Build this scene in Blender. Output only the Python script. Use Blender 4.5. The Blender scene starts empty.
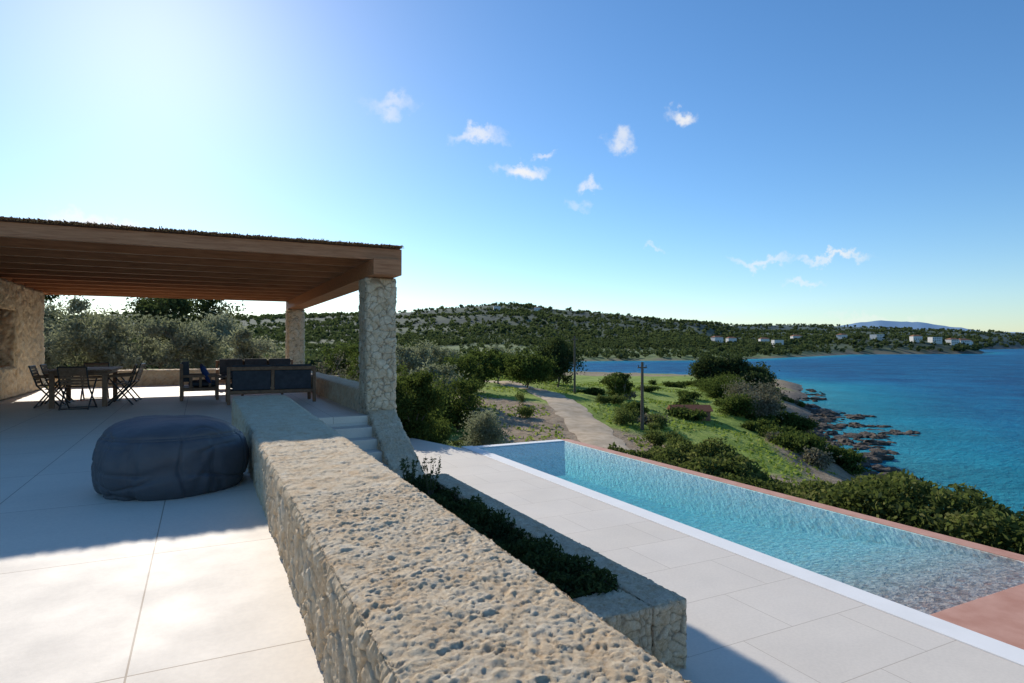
import bpy, math, numpy as np, random
from mathutils import Vector
rng=np.random.default_rng(7); random.seed(7)
S=bpy.context.scene
S.view_settings.view_transform='Standard'; S.view_settings.look='None'; S.view_settings.exposure=0
YAW=math.radians(26.71)
SEA=-9.0
# ---------------------------------------------------------------- noise
def _h(ix,iy,iz,seed):
    h=(ix.astype(np.int64)*374761393+iy.astype(np.int64)*668265263+iz.astype(np.int64)*1440662683+seed*974634777)&0xffffffff
    h=((h^(h>>13))*1274126177)&0xffffffff
    h=(h^(h>>16))&0xffffffff
    return h/4294967296.0
def vnoise(P,seed=0):
    P=np.asarray(P,float); i=np.floor(P).astype(np.int64); f=P-i; f=f*f*(3-2*f); r=0
    for dx in (0,1):
        wx=f[:,0] if dx else 1-f[:,0]
        for dy in (0,1):
            wy=f[:,1] if dy else 1-f[:,1]
            for dz in (0,1):
                wz=f[:,2] if dz else 1-f[:,2]
                r=r+wx*wy*wz*_h(i[:,0]+dx,i[:,1]+dy,i[:,2]+dz,seed)
    return r*2-1
def fbm(P,o=4,seed=0):
    r=0;a=.5
    for k in range(o):
        r=r+a*vnoise(P*(2**k),seed+k); a*=.5
    return r
def worley(P,seed=0,off=False):
    i=np.floor(P).astype(np.int64); n=len(P); F1=np.full(n,9.);F2=np.full(n,9.);ID=np.zeros(n); O=np.zeros((n,3))
    for dx in (-1,0,1):
        for dy in (-1,0,1):
            for dz in (-1,0,1):
                c=i+np.array([dx,dy,dz])
                q=np.stack([c[:,0]+_h(c[:,0],c[:,1],c[:,2],seed),c[:,1]+_h(c[:,0],c[:,1],c[:,2],seed+1),c[:,2]+_h(c[:,0],c[:,1],c[:,2],seed+2)],1)
                d=np.linalg.norm(P-q,axis=1); idd=_h(c[:,0],c[:,1],c[:,2],seed+3)
                m=d<F1; F2=np.where(m,F1,np.minimum(F2,d)); ID=np.where(m,idd,ID)
                if off: O=np.where(m[:,None],P-q,O)
                F1=np.where(m,d,F1)
    if off: return F1,F2,ID,O
    return F1,F2,ID
def sstep(x): x=np.clip(x,0,1); return x*x*(3-2*x)
# ---------------------------------------------------------------- mesh helpers
def link(o): S.collection.objects.link(o); return o
def np_mesh(name,V,F,mats,midx=None,smooth=False,attrs=None):
    V=np.asarray(V,np.float32)
    if not isinstance(F,list): F=[F]
    F=[np.asarray(f,np.int32) for f in F if len(f)]
    me=bpy.data.meshes.new(name); me.vertices.add(len(V)); me.vertices.foreach_set('co',V.ravel())
    nl=sum(f.size for f in F); npol=sum(len(f) for f in F)
    me.loops.add(nl); me.polygons.add(npol)
    me.loops.foreach_set('vertex_index',np.concatenate([f.ravel() for f in F]))
    tot=np.concatenate([np.full(len(f),f.shape[1],np.int32) for f in F]); st=np.concatenate([[0],np.cumsum(tot)[:-1]]).astype(np.int32)
    me.polygons.foreach_set('loop_start',st); me.polygons.foreach_set('loop_total',tot)
    for m in mats: me.materials.append(m)
    if midx is not None: me.polygons.foreach_set('material_index',np.asarray(midx,np.int32))
    me.polygons.foreach_set('use_smooth',np.full(npol,bool(smooth)))
    if attrs:
        for k,a in attrs.items():
            at=me.attributes.new(k,'FLOAT','POINT'); at.data.foreach_set('value',np.asarray(a,np.float32))
    me.update(calc_edges=True)
    return link(bpy.data.objects.new(name,me))
class MB:
    def __init__(s): s.v=[];s.f=[];s.m=[]
    def add(s,vs,fs,m=0):
        b=len(s.v); s.v+= [tuple(p) for p in vs]; s.f+=[tuple(b+i for i in f) for f in fs]; s.m+=[m]*len(fs)
    def box(s,x0,x1,y0,y1,z0,z1,m=0,rz=0,c=None,shear=(0,0)):
        vs=[(x,y,z) for z in (z0,z1) for x,y in ((x0,y0),(x1,y0),(x1,y1),(x0,y1))]
        if shear!=(0,0): vs=[(x+shear[0]*(z-z0),y+shear[1]*(z-z0),z) for x,y,z in vs]
        if rz:
            cx,cy=c if c else ((x0+x1)/2,(y0+y1)/2); ca,sa=math.cos(rz),math.sin(rz)
            vs=[(cx+(x-cx)*ca-(y-cy)*sa,cy+(x-cx)*sa+(y-cy)*ca,z) for x,y,z in vs]
        s.add(vs,[(0,3,2,1),(4,5,6,7),(0,1,5,4),(1,2,6,5),(2,3,7,6),(3,0,4,7)],m)
    def prism(s,poly,z0,z1,m=0):
        n=len(poly); vs=[(x,y,z0) for x,y in poly]+[(x,y,z1) for x,y in poly]
        s.add(vs,[tuple(range(n-1,-1,-1)),tuple(range(n,2*n))]+[(i,(i+1)%n,n+(i+1)%n,n+i) for i in range(n)],m)
    def tube(s,p0,p1,r0,r1,n=6,m=0):
        p0=Vector(p0);p1=Vector(p1);d=(p1-p0)
        if d.length<1e-6:return
        q=d.to_track_quat('Z','Y'); vs=[]
        for p,r in((p0,r0),(p1,r1)):
            for i in range(n):
                a=2*math.pi*i/n; vs.append(p+q@Vector((r*math.cos(a),r*math.sin(a),0)))
        s.add(vs,[(i,(i+1)%n,n+(i+1)%n,n+i) for i in range(n)]+[tuple(range(n-1,-1,-1)),tuple(range(n,2*n))],m)
    def obj(s,name,mats,bevel=0,xf=None,smooth=False):
        me=bpy.data.meshes.new(name)
        v=s.v
        if xf:
            x,y,z,r=xf; ca,sa=math.cos(r),math.sin(r); v=[(x+a*ca-b*sa,y+a*sa+b*ca,z+c) for a,b,c in v]
        me.from_pydata(v,[],s.f)
        for m in mats: me.materials.append(m)
        me.polygons.foreach_set('material_index',s.m)
        if smooth: me.polygons.foreach_set('use_smooth',[True]*len(s.f))
        me.update(); o=link(bpy.data.objects.new(name,me))
        if bevel:
            b=o.modifiers.new('bevel','BEVEL'); b.width=bevel; b.segments=2; b.limit_method='ANGLE'
        return o
# ---------------------------------------------------------------- materials
class NT:
    def __init__(s,m): s.t=m.node_tree; s.n=s.t.nodes; s.l=s.t.links
    def new(s,k,**kw):
        n=s.n.new(k)
        for a,b in kw.items(): setattr(n,a,b)
        return n
    def L(s,a,b): s.l.new(a,b)
def col(c): return (c[0],c[1],c[2],1)
def base_mat(name,rough=.8,spec=.3):
    m=bpy.data.materials.new(name); m.use_nodes=True; t=NT(m); b=t.n['Principled BSDF']
    b.inputs['Roughness'].default_value=rough; b.inputs['Specular IOR Level'].default_value=spec
    return m,t,b
def ramp(t,cols,inp):
    r=t.new('ShaderNodeValToRGB'); e=r.color_ramp.elements
    while len(e)<len(cols): e.new(.5)
    for i,(p,c) in enumerate(cols): e[i].position=p; e[i].color=col(c)
    t.L(inp,r.inputs[0]); return r.outputs[0]
def noise(t,scale,detail=4,vec=None,rough=.55,dist=0):
    n=t.new('ShaderNodeTexNoise'); n.inputs['Scale'].default_value=scale; n.inputs['Detail'].default_value=detail
    n.inputs['Roughness'].default_value=rough; n.inputs['Distortion'].default_value=dist
    if vec is None:
        g=t.new('ShaderNodeNewGeometry'); vec=g.outputs['Position']
    t.L(vec,n.inputs['Vector']); return n.outputs['Fac']
def mixc(t,f,a,b,mode='MIX'):
    n=t.new('ShaderNodeMix'); n.data_type='RGBA'; n.blend_type=mode
    for s_,v in ((0,f),(6,a),(7,b)):
        if isinstance(v,(int,float)): n.inputs[s_].default_value=v
        elif isinstance(v,tuple): n.inputs[s_].default_value=col(v)
        else: t.L(v,n.inputs[s_])
    return n.outputs[2]
def bump(t,b,h,strength=.4,dist=.02,prev=None):
    n=t.new('ShaderNodeBump'); n.inputs['Strength'].default_value=strength; n.inputs['Distance'].default_value=dist
    t.L(h,n.inputs['Height'])
    if prev: t.L(prev,n.inputs['Normal'])
    t.L(n.outputs[0],b.inputs['Normal']); return n.outputs[0]
def attr(t,name): 
    a=t.new('ShaderNodeAttribute'); a.attribute_name=name; return a.outputs['Fac']
def simple(name,c1,c2,scale=5,rough=.7,spec=.3,bs=0,bscale=40,bd=.01):
    m,t,b=base_mat(name,rough,spec); f=noise(t,scale,5)
    t.L(ramp(t,[(.3,c1),(.7,c2)],f),b.inputs['Base Color'])
    if bs: bump(t,b,noise(t,bscale,4),bs,bd)
    return m
def foliage(name,dark,light,trans=.4,yellow=None,tcol=(.16,.2,.03)):
    m=bpy.data.materials.new(name); m.use_nodes=True; t=NT(m); t.n.remove(t.n['Principled BSDF']); out=t.n['Material Output']
    c=ramp(t,[(0.0,dark),(.75,light),(1.0,yellow or light)],attr(t,'tint'))
    d=t.new('ShaderNodeBsdfDiffuse'); t.L(c,d.inputs['Color'])
    tr=t.new('ShaderNodeBsdfTranslucent'); t.L(mixc(t,.35,c,tcol),tr.inputs['Color'])
    mx=t.new('ShaderNodeMixShader'); mx.inputs[0].default_value=trans; t.L(d.outputs[0],mx.inputs[1]); t.L(tr.outputs[0],mx.inputs[2]); t.L(mx.outputs[0],out.inputs[0])
    return m
# stone
def stone_mat(name,cols,mortar,fine=60,ochre=.35,dark=(.58,.46,.34)):
    m,t,b=base_mat(name,.92,.10)
    c=ramp(t,cols,attr(t,'cell'))
    f1=noise(t,fine,9,rough=.8); f2=noise(t,6,7,rough=.7)
    c=mixc(t,.48,c,ramp(t,[(.37,(.36,.23,.12)),(.45,(.66,.50,.32)),(.54,(.84,.70,.50)),(.68,(.93,.82,.64))],f1))
    c=mixc(t,ochre,c,ramp(t,[(.38,(.68,.41,.19)),(.50,(.80,.63,.42)),(.62,(.90,.78,.59))],f2))
    g=ramp(t,[(.0,(1,1,1)),(.10,(0,0,0))],attr(t,'groove'))
    c=mixc(t,g,c,mortar)
    c=mixc(t,1.0,c,ramp(t,[(.05,dark),(.4,(.92,.88,.83)),(.6,(1.0,1.0,1.0))],attr(t,'relief')),'MULTIPLY')
    t.L(c,b.inputs['Base Color'])
    bump(t,b,noise(t,fine*2.2,9,rough=.8),1.0,.010)
    return m
M_stone=stone_mat('rough_limestone',[(0,(.72,.54,.35)),(.3,(.90,.75,.53)),(.6,(.80,.59,.36)),(.8,(.92,.80,.61)),(1,(.72,.60,.44))],(.58,.46,.33))
M_stoneG=stone_mat('grey_limestone',[(0,(.36,.26,.17)),(.3,(.74,.59,.42)),(.6,(.46,.33,.22)),(.8,(.84,.70,.52)),(1,(.57,.43,.28))],(.32,.25,.18),70,.3,(.42,.33,.25))
# tiles
def tile_mat(name,c1,c2,joint,w,h,off=(0,0,0),rough=.55,mort=.0035,offset=0.0,spec=.3):
    m,t,b=base_mat(name,rough,spec)
    g=t.new('ShaderNodeNewGeometry'); mp=t.new('ShaderNodeMapping'); mp.inputs['Location'].default_value=off; t.L(g.outputs['Position'],mp.inputs[0])
    br=t.new('ShaderNodeTexBrick'); br.offset=offset; br.inputs['Scale'].default_value=1; br.inputs['Brick Width'].default_value=w; br.inputs['Row Height'].default_value=h
    br.inputs['Mortar Size'].default_value=mort; br.inputs['Mortar Smooth'].default_value=.1; br.inputs['Bias'].default_value=0
    br.inputs['Color1'].default_value=col(c1); br.inputs['Color2'].default_value=col(c2); br.inputs['Mortar'].default_value=col(joint)
    t.L(mp.outputs[0],br.inputs['Vector'])
    c=mixc(t,.32,br.outputs['Color'],ramp(t,[(.3,tuple(x*.74 for x in c1)),(.7,tuple(min(1,x*1.12) for x in c1))],noise(t,1.1,8,rough=.68)))
    c=mixc(t,.12,c,ramp(t,[(.4,tuple(x*.6 for x in c1)),(.6,c1)],noise(t,35,5)))
    c=mixc(t,br.outputs['Fac'],c,joint)
    t.L(c,b.inputs['Base Color'])
    r=t.new('ShaderNodeMapRange'); r.inputs[3].default_value=rough-.12; r.inputs[4].default_value=rough+.15; t.L(noise(t,2.5,5),r.inputs[0]); t.L(r.outputs[0],b.inputs['Roughness'])
    p=bump(t,b,noise(t,90,4),.12,.004)
    iv=t.new('ShaderNodeMath',operation='SUBTRACT'); iv.inputs[0].default_value=1; t.L(br.outputs['Fac'],iv.inputs[1])
    bump(t,b,iv.outputs[0],.3,.002,p)
    return m
M_floor=tile_mat('terrace_tile',(.84,.735,.60),(.88,.785,.655),(.42,.32,.23),1.2,1.6,(.26,.35,0),rough=.64,mort=.004,spec=.2)
M_deck=tile_mat('deck_paving',(.74,.665,.565),(.79,.715,.62),(.48,.41,.33),1.2,.8,(.1,.2,0),rough=.62,offset=.5,mort=.0035,spec=.22)
M_cope=simple('white_coping',(.84,.82,.78),(.90,.88,.84),3,.6,.3,.15,60,.004)
M_pink=simple('terracotta_plaster',(.50,.24,.165),(.62,.34,.25),4,.7,.3,.4,120,.006)
def wood(name,a,b_,sc=(1,6,14)):
    m,t,b=base_mat(name,.55,.3)
    g=t.new('ShaderNodeNewGeometry'); mp=t.new('ShaderNodeMapping'); mp.inputs['Scale'].default_value=sc; t.L(g.outputs['Position'],mp.inputs[0])
    f=noise(t,2.2,6,mp.outputs[0],.6,.6); t.L(ramp(t,[(.3,a),(.7,b_)],f),b.inputs['Base Color']); bump(t,b,f,.3,.004); return m
M_wood=wood('timber_beam',(.36,.135,.055),(.58,.26,.12))
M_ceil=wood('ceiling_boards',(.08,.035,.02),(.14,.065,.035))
M_teak=wood('teak',(.17,.085,.045),(.30,.165,.09),(6,6,6))
M_reed=foliage('reed_thatch',(.30,.155,.07),(.62,.38,.19),.35,None,(.5,.28,.12))
M_fab=simple('slate_fabric',(.068,.072,.082),(.088,.093,.104),6,.5,.4,.25,400,.002)
M_cush=simple('charcoal_cushion',(.045,.045,.05),(.07,.07,.078),8,.85,.2,.3,300,.002)
M_blue=simple('navy_cushion',(.02,.04,.12),(.03,.06,.17),8,.85,.2)
M_metal=simple('dark_metal',(.03,.028,.026),(.05,.045,.04),8,.4,.5)
M_bark=simple('bark',(.10,.08,.06),(.2,.165,.13),14,.95,.1,.6,60,.01)
M_bark2=simple('bark_grey',(.18,.145,.115),(.32,.27,.22),14,.95,.1,.6,60,.01)
M_olive=foliage('olive_leaves',(.15,.16,.10),(.37,.37,.26),.45)
M_dark=foliage('dark_leaves',(.028,.048,.014),(.09,.125,.035),.42)
M_pine=foliage('pine_needles',(.022,.038,.02),(.06,.085,.038),.33)
M_hedge=foliage('hedge_leaves',(.05,.07,.022),(.15,.18,.055),.42,(.26,.25,.09))
M_dry=foliage('dry_twigs',(.15,.13,.09),(.26,.225,.16),.25)
M_herb=foliage('herb_leaves',(.025,.04,.018),(.08,.11,.045),.35)
M_far=foliage('distant_foliage',(.028,.046,.026),(.078,.105,.05),.36,(.12,.135,.075))
# ---------------------------------------------------------------- terrain functions
shore=[(26,-40),(27,0),(30,10),(36,19.5),(43.5,27),(51,34.5),(58,44),(71.3,54.5),(84,64),(97.8,79),(112,86),(122.7,97.2),(136,108),(140,126),(138,146),(128,165),(112,185),(104,212),(116,252),(165,322),(230,330),(299,312),(380,332),(460,364),(629,435),(797,393),(1031,502),(1073,651),(3310,1193),(9000,2500),(9000,-9000),(0,-9000),(0,-600),(20,-200)]
SP=np.array(shore,float)
def shore_sd(X,Y):
    X=np.asarray(X,float);Y=np.asarray(Y,float)
    dmin=np.full(X.shape,1e9); inside=np.zeros(X.shape,bool)
    n=len(SP)
    for i in range(n):
        ax,ay=SP[i]; bx,by=SP[(i+1)%n]; ex,ey=bx-ax,by-ay
        t=np.clip(((X-ax)*ex+(Y-ay)*ey)/(ex*ex+ey*ey),0,1)
        dmin=np.minimum(dmin,np.hypot(X-ax-t*ex,Y-ay-t*ey))
        c=((ay>Y)!=(by>Y)); 
        with np.errstate(divide='ignore',invalid='ignore'):
            xi=ex*(Y-ay)/(ey if ey!=0 else 1e-9)+ax
        inside^=(c&(X<xi))
    return np.where(inside,-dmin,dmin)
prof_u=np.array([-200,0,60,120,200,300,400,450,490,520,560,620,660,740,800,850,900,960,1024,1100,1400])
prof_v=np.array([300,314,318,312,316,314,311,306,303,302,306,311,317,322,321,323,325,326,325,323,330])+4
prof_az=YAW+np.arctan((prof_u-512)/620.); prof_t=(345-prof_v)/620.*np.cos(np.arctan((prof_u-512)/620.))
def height(X,Y):
    X=np.asarray(X,float);Y=np.asarray(Y,float); shp=X.shape; X=X.ravel();Y=Y.ravel()
    P0=np.stack([X/9,Y/9,X*0],1)
    r=np.hypot(X,Y); az=np.arctan2(X,Y)
    sd=shore_sd(X,Y)+ 3.5*fbm(P0,3,5)*np.clip((r-30)/50,0,1)
    T=6.6+1.7*sstep((4-X)/7)
    far=sstep((r-55)/90.); azr=sstep((az-math.radians(26))/math.radians(6))
    T=T*(1-far)+far*(4.2*(1-azr)+1.8*azr)
    R=np.where(az<math.radians(43),1300.,1300+1500*sstep((az-math.radians(43))/math.radians(5)))
    R0=380.
    tt=np.interp(az,prof_az,prof_t); hr=1.3+R*tt+9
    s=np.clip((r-R0)/(R-R0),0,1); s=s**1.7
    PN=np.stack([X/230,Y/230,X*0],1)
    n=fbm(PN,5,11)
    T=T+s*hr*(1+.38*n*(1-s**3)) 
    T=T+ 13*np.exp(-(((X-830)/190)**2+((Y-520)/120)**2)) + 6*np.exp(-(((X-480)/110)**2+((Y-470)/90)**2))
    T=T+ far*(1-s)*2.0*np.clip(n,-.4,1)*np.where(r<340,1-azr,1)
    slope=np.where(r<200,.5,.28+.35*np.clip((r-500)/600,0,1))
    h=np.where(sd>0,T*(1-np.exp(-np.maximum(sd,0)*slope/np.maximum(T,.5))),np.maximum(sd*.12,-5)-.15)
    m=np.clip(sd/6,0,1)
    rel=(.25*fbm(np.stack([X/3,Y/3,X*0],1),4,21)+.5*fbm(np.stack([X/14,Y/14,X*0],1),3,31))*m
    edge=np.maximum.reduce([-9-X,X-8.9,-7-Y,Y-23.6])
    rel=rel*(.3+.7*sstep(edge/6))
    h=h+SEA+rel
    ins=(X>-12)&(X<8.6)&(Y>-6)&(Y<14.0); ins|=(X>-12)&(X<3.1)&(Y>-6)&(Y<23.3)
    h=np.where(ins,-3.3,h)
    return h.reshape(shp)
def H1(x,y): return float(height(np.array([x]),np.array([y]))[0])
NA=900; rad=[.6]
while rad[-1]<7000: rad.append(rad[-1]*1.032)
rad=np.array(rad); az=np.linspace(0,2*math.pi,NA,endpoint=False)
RR,AA=np.meshgrid(rad,az,indexing='ij'); X=RR*np.sin(AA);Y=RR*np.cos(AA); Z=height(X,Y)
sd=shore_sd(X,Y)
V=np.stack([X.ravel(),Y.ravel(),Z.ravel()],1)
nr=len(rad); i,j=np.meshgrid(np.arange(nr-1),np.arange(NA),indexing='ij'); j2=(j+1)%NA
F=np.stack([i*NA+j,i*NA+j2,(i+1)*NA+j2,(i+1)*NA+j],-1).reshape(-1,4)[:, ::-1]
c0=len(V); V=np.vstack([V,[0,0,-3.3]]); Ft=np.array([[c0,(k+1)%NA,k] for k in range(NA)])
rr=np.append(RR.ravel(),0); xx=np.append(X.ravel(),0); yy=np.append(Y.ravel(),0); sdr=np.append(sd.ravel(),50)
nz=fbm(np.stack([xx/12,yy/12,xx*0],1),5,41)
meadow=sstep((xx-20)/8)*sstep((yy-20)/8)*sstep((sdr-5)/5)*(rr<170)
green=np.clip(.25+.9*nz+.85*meadow,0,1)
beach=1-sstep((sdr-1)/4)
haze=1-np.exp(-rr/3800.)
def terrain_mat():
    m,t,b=base_mat('hillside_ground',.95,.1)
    dirt=ramp(t,[(.3,(.20,.14,.09)),(.5,(.35,.26,.17)),(.7,(.46,.36,.25))],noise(t,1.6,8,rough=.65))
    grass=ramp(t,[(.34,(.11,.16,.025)),(.48,(.22,.30,.05)),(.62,(.34,.40,.09)),(.75,(.36,.31,.15))],noise(t,.35,10,rough=.75))
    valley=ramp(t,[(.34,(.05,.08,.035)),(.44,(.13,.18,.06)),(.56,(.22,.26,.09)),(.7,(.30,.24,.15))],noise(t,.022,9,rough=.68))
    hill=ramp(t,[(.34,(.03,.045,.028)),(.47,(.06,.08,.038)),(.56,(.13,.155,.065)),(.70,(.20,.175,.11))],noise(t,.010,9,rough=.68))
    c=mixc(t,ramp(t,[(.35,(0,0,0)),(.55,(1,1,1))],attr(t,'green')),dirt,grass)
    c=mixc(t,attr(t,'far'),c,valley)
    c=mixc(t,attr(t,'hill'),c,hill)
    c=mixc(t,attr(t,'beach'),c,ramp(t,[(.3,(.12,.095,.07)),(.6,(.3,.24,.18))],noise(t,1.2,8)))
    c=mixc(t,attr(t,'haze'),c,(.08,.13,.17))  # bluish aerial haze painted into the ground colour, stronger with distance
    t.L(c,b.inputs['Base Color']); bump(t,b,noise(t,3.5,8,rough=.7),.8,.15); return m
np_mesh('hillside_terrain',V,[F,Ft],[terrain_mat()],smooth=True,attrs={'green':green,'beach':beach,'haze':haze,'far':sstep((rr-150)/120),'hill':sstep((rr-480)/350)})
# faint mountains across the water
ua=np.linspace(-.2,2.2,400); Rm=14000.
uu=YAW+np.arctan((np.array([-100,300,600,760,820,860,900,930,970,1024,1080,1200])-512)/620.); ev=np.array([0,0,0,0,.020,.030,.034,.028,.018,.012,.016,.004])
hh=np.interp(ua,uu,ev)*Rm+(fbm(np.stack([ua*40,ua*0,ua*0],1),4,77)*60+40)*(ua>.4)
Vm=np.vstack([np.stack([Rm*np.sin(ua),Rm*np.cos(ua),np.full(400,-20.)],1),np.stack([(Rm+900)*np.sin(ua),(Rm+900)*np.cos(ua),hh],1)])
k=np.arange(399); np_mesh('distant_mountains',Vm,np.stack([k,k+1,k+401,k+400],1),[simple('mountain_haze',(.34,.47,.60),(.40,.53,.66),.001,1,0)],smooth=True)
# sea
rs=[20.]
while rs[-1]<45000: rs.append(rs[-1]*1.05)
rs=np.array(rs); azs=np.radians(np.linspace(-20,200,500))
RS,AS=np.meshgrid(rs,azs,indexing='ij'); X=RS*np.sin(AS);Y=RS*np.cos(AS); sd=shore_sd(X,Y)
V=np.stack([X.ravel(),Y.ravel(),np.full(X.size,SEA)],1); i,j=np.meshgrid(np.arange(len(rs)-1),np.arange(len(azs)-1),indexing='ij'); n=len(azs)
F=np.stack([i*n+j,(i+1)*n+j,(i+1)*n+j+1,i*n+j+1],-1).reshape(-1,4)
def sea_mat():
    m,t,b=base_mat('sea_water',.4,.02)
    f=mixc(t,.2,attr(t,'shallow'),noise(t,.03,4))
    c=ramp(t,[(.08,(.001,.038,.17)),(.28,(.001,.078,.26)),(.46,(.002,.16,.34)),(.66,(.008,.34,.43)),(1,(.12,.54,.48))],f)
    c=mixc(t,.5,c,ramp(t,[(.40,(.001,.025,.10)),(.61,(.006,.22,.38))],noise(t,.055,10,rough=.78)))
    c=mixc(t,.15,c,ramp(t,[(.42,(.001,.03,.10)),(.6,(.05,.42,.50))],noise(t,.6,8,rough=.75)))
    t.L(c,b.inputs['Base Color'])
    g=t.new('ShaderNodeNewGeometry'); mp=t.new('ShaderNodeMapping'); mp.inputs['Scale'].default_value=(1,1.8,1); mp.inputs['Rotation'].default_value=(0,0,.5); t.L(g.outputs['Position'],mp.inputs[0])
    bump(t,b,noise(t,.9,8,mp.outputs[0],.68),1.0,.6); return m
np_mesh('sea',V,F,[sea_mat()],smooth=True,attrs={'shallow':np.clip(np.exp(-np.maximum(-sd.ravel(),0)/32.),0,1)})
# ---------------------------------------------------------------- stone block geometry
def stone_geom(blocks,res,cell,amp,seed=0,chip=.035):
    VV=[];FF=[];CE=[];GR=[];RE=[];base=0
    for bl in blocks:
        noend=False; rs_=res; c8=bl
        if isinstance(bl,dict): noend=bl.get('noend',False); rs_=bl.get('res',res); c8=bl['c']
        if len(c8)==6:
            x0,x1,y0,y1,z0,z1=c8; c8=[(x0,y0,z0),(x1,y0,z0),(x1,y1,z0),(x0,y1,z0),(x0,y0,z1),(x1,y0,z1),(x1,y1,z1),(x0,y1,z1)]
        C=np.array(c8,float)
        la=max(.02,np.linalg.norm(C[1]-C[0])); lb=max(.02,np.linalg.norm(C[3]-C[0])); lc=max(.02,np.linalg.norm(C[4]-C[0]),np.linalg.norm(C[7]-C[3]))
        L=[la,lb,lc]
        def tri(p):
            a,b,c=p[:,0:1],p[:,1:2],p[:,2:3]
            return ((1-a)*(1-b)*(1-c)*C[0]+a*(1-b)*(1-c)*C[1]+a*b*(1-c)*C[2]+(1-a)*b*(1-c)*C[3]+(1-a)*(1-b)*c*C[4]+a*(1-b)*c*C[5]+a*b*c*C[6]+(1-a)*b*c*C[7])
        for ax in range(3):
            for side in (0,1):
                if ax==2 and side==0: continue
                if noend and ax==1: continue
                o=[k for k in range(3) if k!=ax]; n0=max(1,int(L[o[0]]/rs_)); n1=max(1,int(L[o[1]]/rs_))
                g0,g1=np.meshgrid(np.linspace(0,1,n0+1),np.linspace(0,1,n1+1),indexing='ij')
                p=np.zeros((g0.size,3)); p[:,o[0]]=g0.ravel(); p[:,o[1]]=g1.ravel(); p[:,ax]=side
                W=tri(p); D=(p>.9999).astype(float)-(p<.0001).astype(float)
                if noend: D[:,1]=0
                es=[np.minimum(p[:,k],1-p[:,k])*L[k]+ (9 if (k==ax or (noend and k==1)) else 0) for k in range(3)]
                if noend: es[2]=(1-p[:,2])*L[2]+(9 if ax==2 else 0)
                edge=sstep(np.min(np.stack(es,1),1)/.045)
                warp=np.stack([vnoise(W*9+s_,seed+50) for s_ in (0,13,29)],1)*.4
                F1,F2,ID=worley(W/cell+warp,seed); gr=F2-F1
                w2=np.stack([fbm(W*30+s_,2,seed+60) for s_ in (0,13,29)],1)*.9
                f1,f2,id2,of=worley(W/chip+warp*1.5+w2,seed+20,True)
                g=np.stack([_h((id2*9999).astype(np.int64),np.zeros(len(W),np.int64)+k,np.zeros(len(W),np.int64),5)-.5 for k in range(3)],1)
                chipd=.7*(id2-.5)+1.3*np.sum(of*g,1)
                lowf=fbm(W*7,3,seed+4); fine=fbm(W*75,3,seed+9)
                common=-amp*.9+amp*.8*chipd+amp*.4*fine
                if ax==2:
                    d=amp*(.3*ID-.3)+amp*.65*chipd+amp*.8*lowf+amp*.75*fine
                    gout=gr*.3+.12; rel=.60+.30*chipd+.38*fine
                else:
                    d=amp*(1.3*sstep(gr/.14)+1.1*ID-1.4)+amp*.55*chipd+amp*.5*fine
                    gout=gr; rel=.42+.25*ID+.25*chipd+.3*fine
                d=d*edge+common*(1-edge)
                W=W+D*d[:,None]
                VV.append(W); CE.append(ID*.5+id2*.5); GR.append(gout); RE.append(rel*edge+.55*(1-edge))
                i,j=np.meshgrid(np.arange(n0),np.arange(n1),indexing='ij'); q=np.stack([i*(n1+1)+j,(i+1)*(n1+1)+j,(i+1)*(n1+1)+j+1,i*(n1+1)+j+1],-1).reshape(-1,4)+base
                flip=(side==0)^(ax==1)
                FF.append(q[:, ::-1] if flip else q); base+=len(W)
    return np.vstack(VV),np.vstack(FF),{'cell':np.concatenate(CE),'groove':np.concatenate(GR),'relief':np.concatenate(RE)}
def stone(name,blocks,res=.03,cell=.12,amp=.012,mat=None,seed=0,chip=.035):
    V,F,a=stone_geom(blocks,res,cell,amp,seed,chip)
    return np_mesh(name,V,F,[mat or M_stone],smooth=True,attrs=a)
def xl(y): return .426+.003*(y+1.5)
def xr_(y): return 1.05+.0195*(y+1.5)
def seg(y0,y1,zb=-1.5,zt=.465,i_=0): return [(xl(y0)+i_,y0,zb),(xr_(y0)-i_,y0,zb),(xr_(y1)-i_,y1,zb),(xl(y1)+i_,y1,zb),(xl(y0)+i_,y0,zt),(xr_(y0)-i_,y0,zt),(xr_(y1)-i_,y1,zt),(xl(y1)+i_,y1,zt)]
stone('stone_parapet_wall',[{'c':seg(-1.5,.5,-.06),'noend':True,'res':.04},{'c':seg(.5,3.6,-.06),'noend':True,'res':.0062},{'c':seg(3.6,11.0,-.06),'noend':True,'res':.0125},{'c':seg(10.99,11.0,-.06),'res':.02},{'c':seg(-1.5,11.0,-1.5,-.06,.01),'res':.05}],.012,.12,.012,M_stone,3,.05)
CX0,CX1=2.75,3.33
stone('stone_column',[(CX0,CX1,11.5,12.08,-1.6,2.57)],.014,.13,.020,M_stoneG,5,.06)
stone('stone_column',[(CX0,CX1,23.0,23.6,-1.6,2.57)],.03,.13,.022,M_stoneG,6,.08)
stone('stair_side_wall',[[(CX0+.02,9.15,-1.6),(CX1-.02,9.15,-1.6),(CX1-.02,11.5,-1.6),(CX0+.02,11.5,-1.6),(CX0+.02,9.15,-1.12),(CX1-.02,9.15,-1.12),(CX1-.02,11.5,.09),(CX0+.02,11.5,.09)]],.014,.12,.018,M_stoneG,8,.055)
stone('terrace_side_wall',[(CX0+.01,CX1-.01,12.08,23.0,-3.2,.45)],.05,.14,.018,M_stone,9,.1)
stone('terrace_back_wall',[(-4.1,CX0,23.02,23.5,-3.0,.5)],.05,.14,.018,M_stone,10,.1)
PX0,PX1,PY0,PY1,PZ=1.33,3.38,3.68,8.95,-.66
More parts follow.
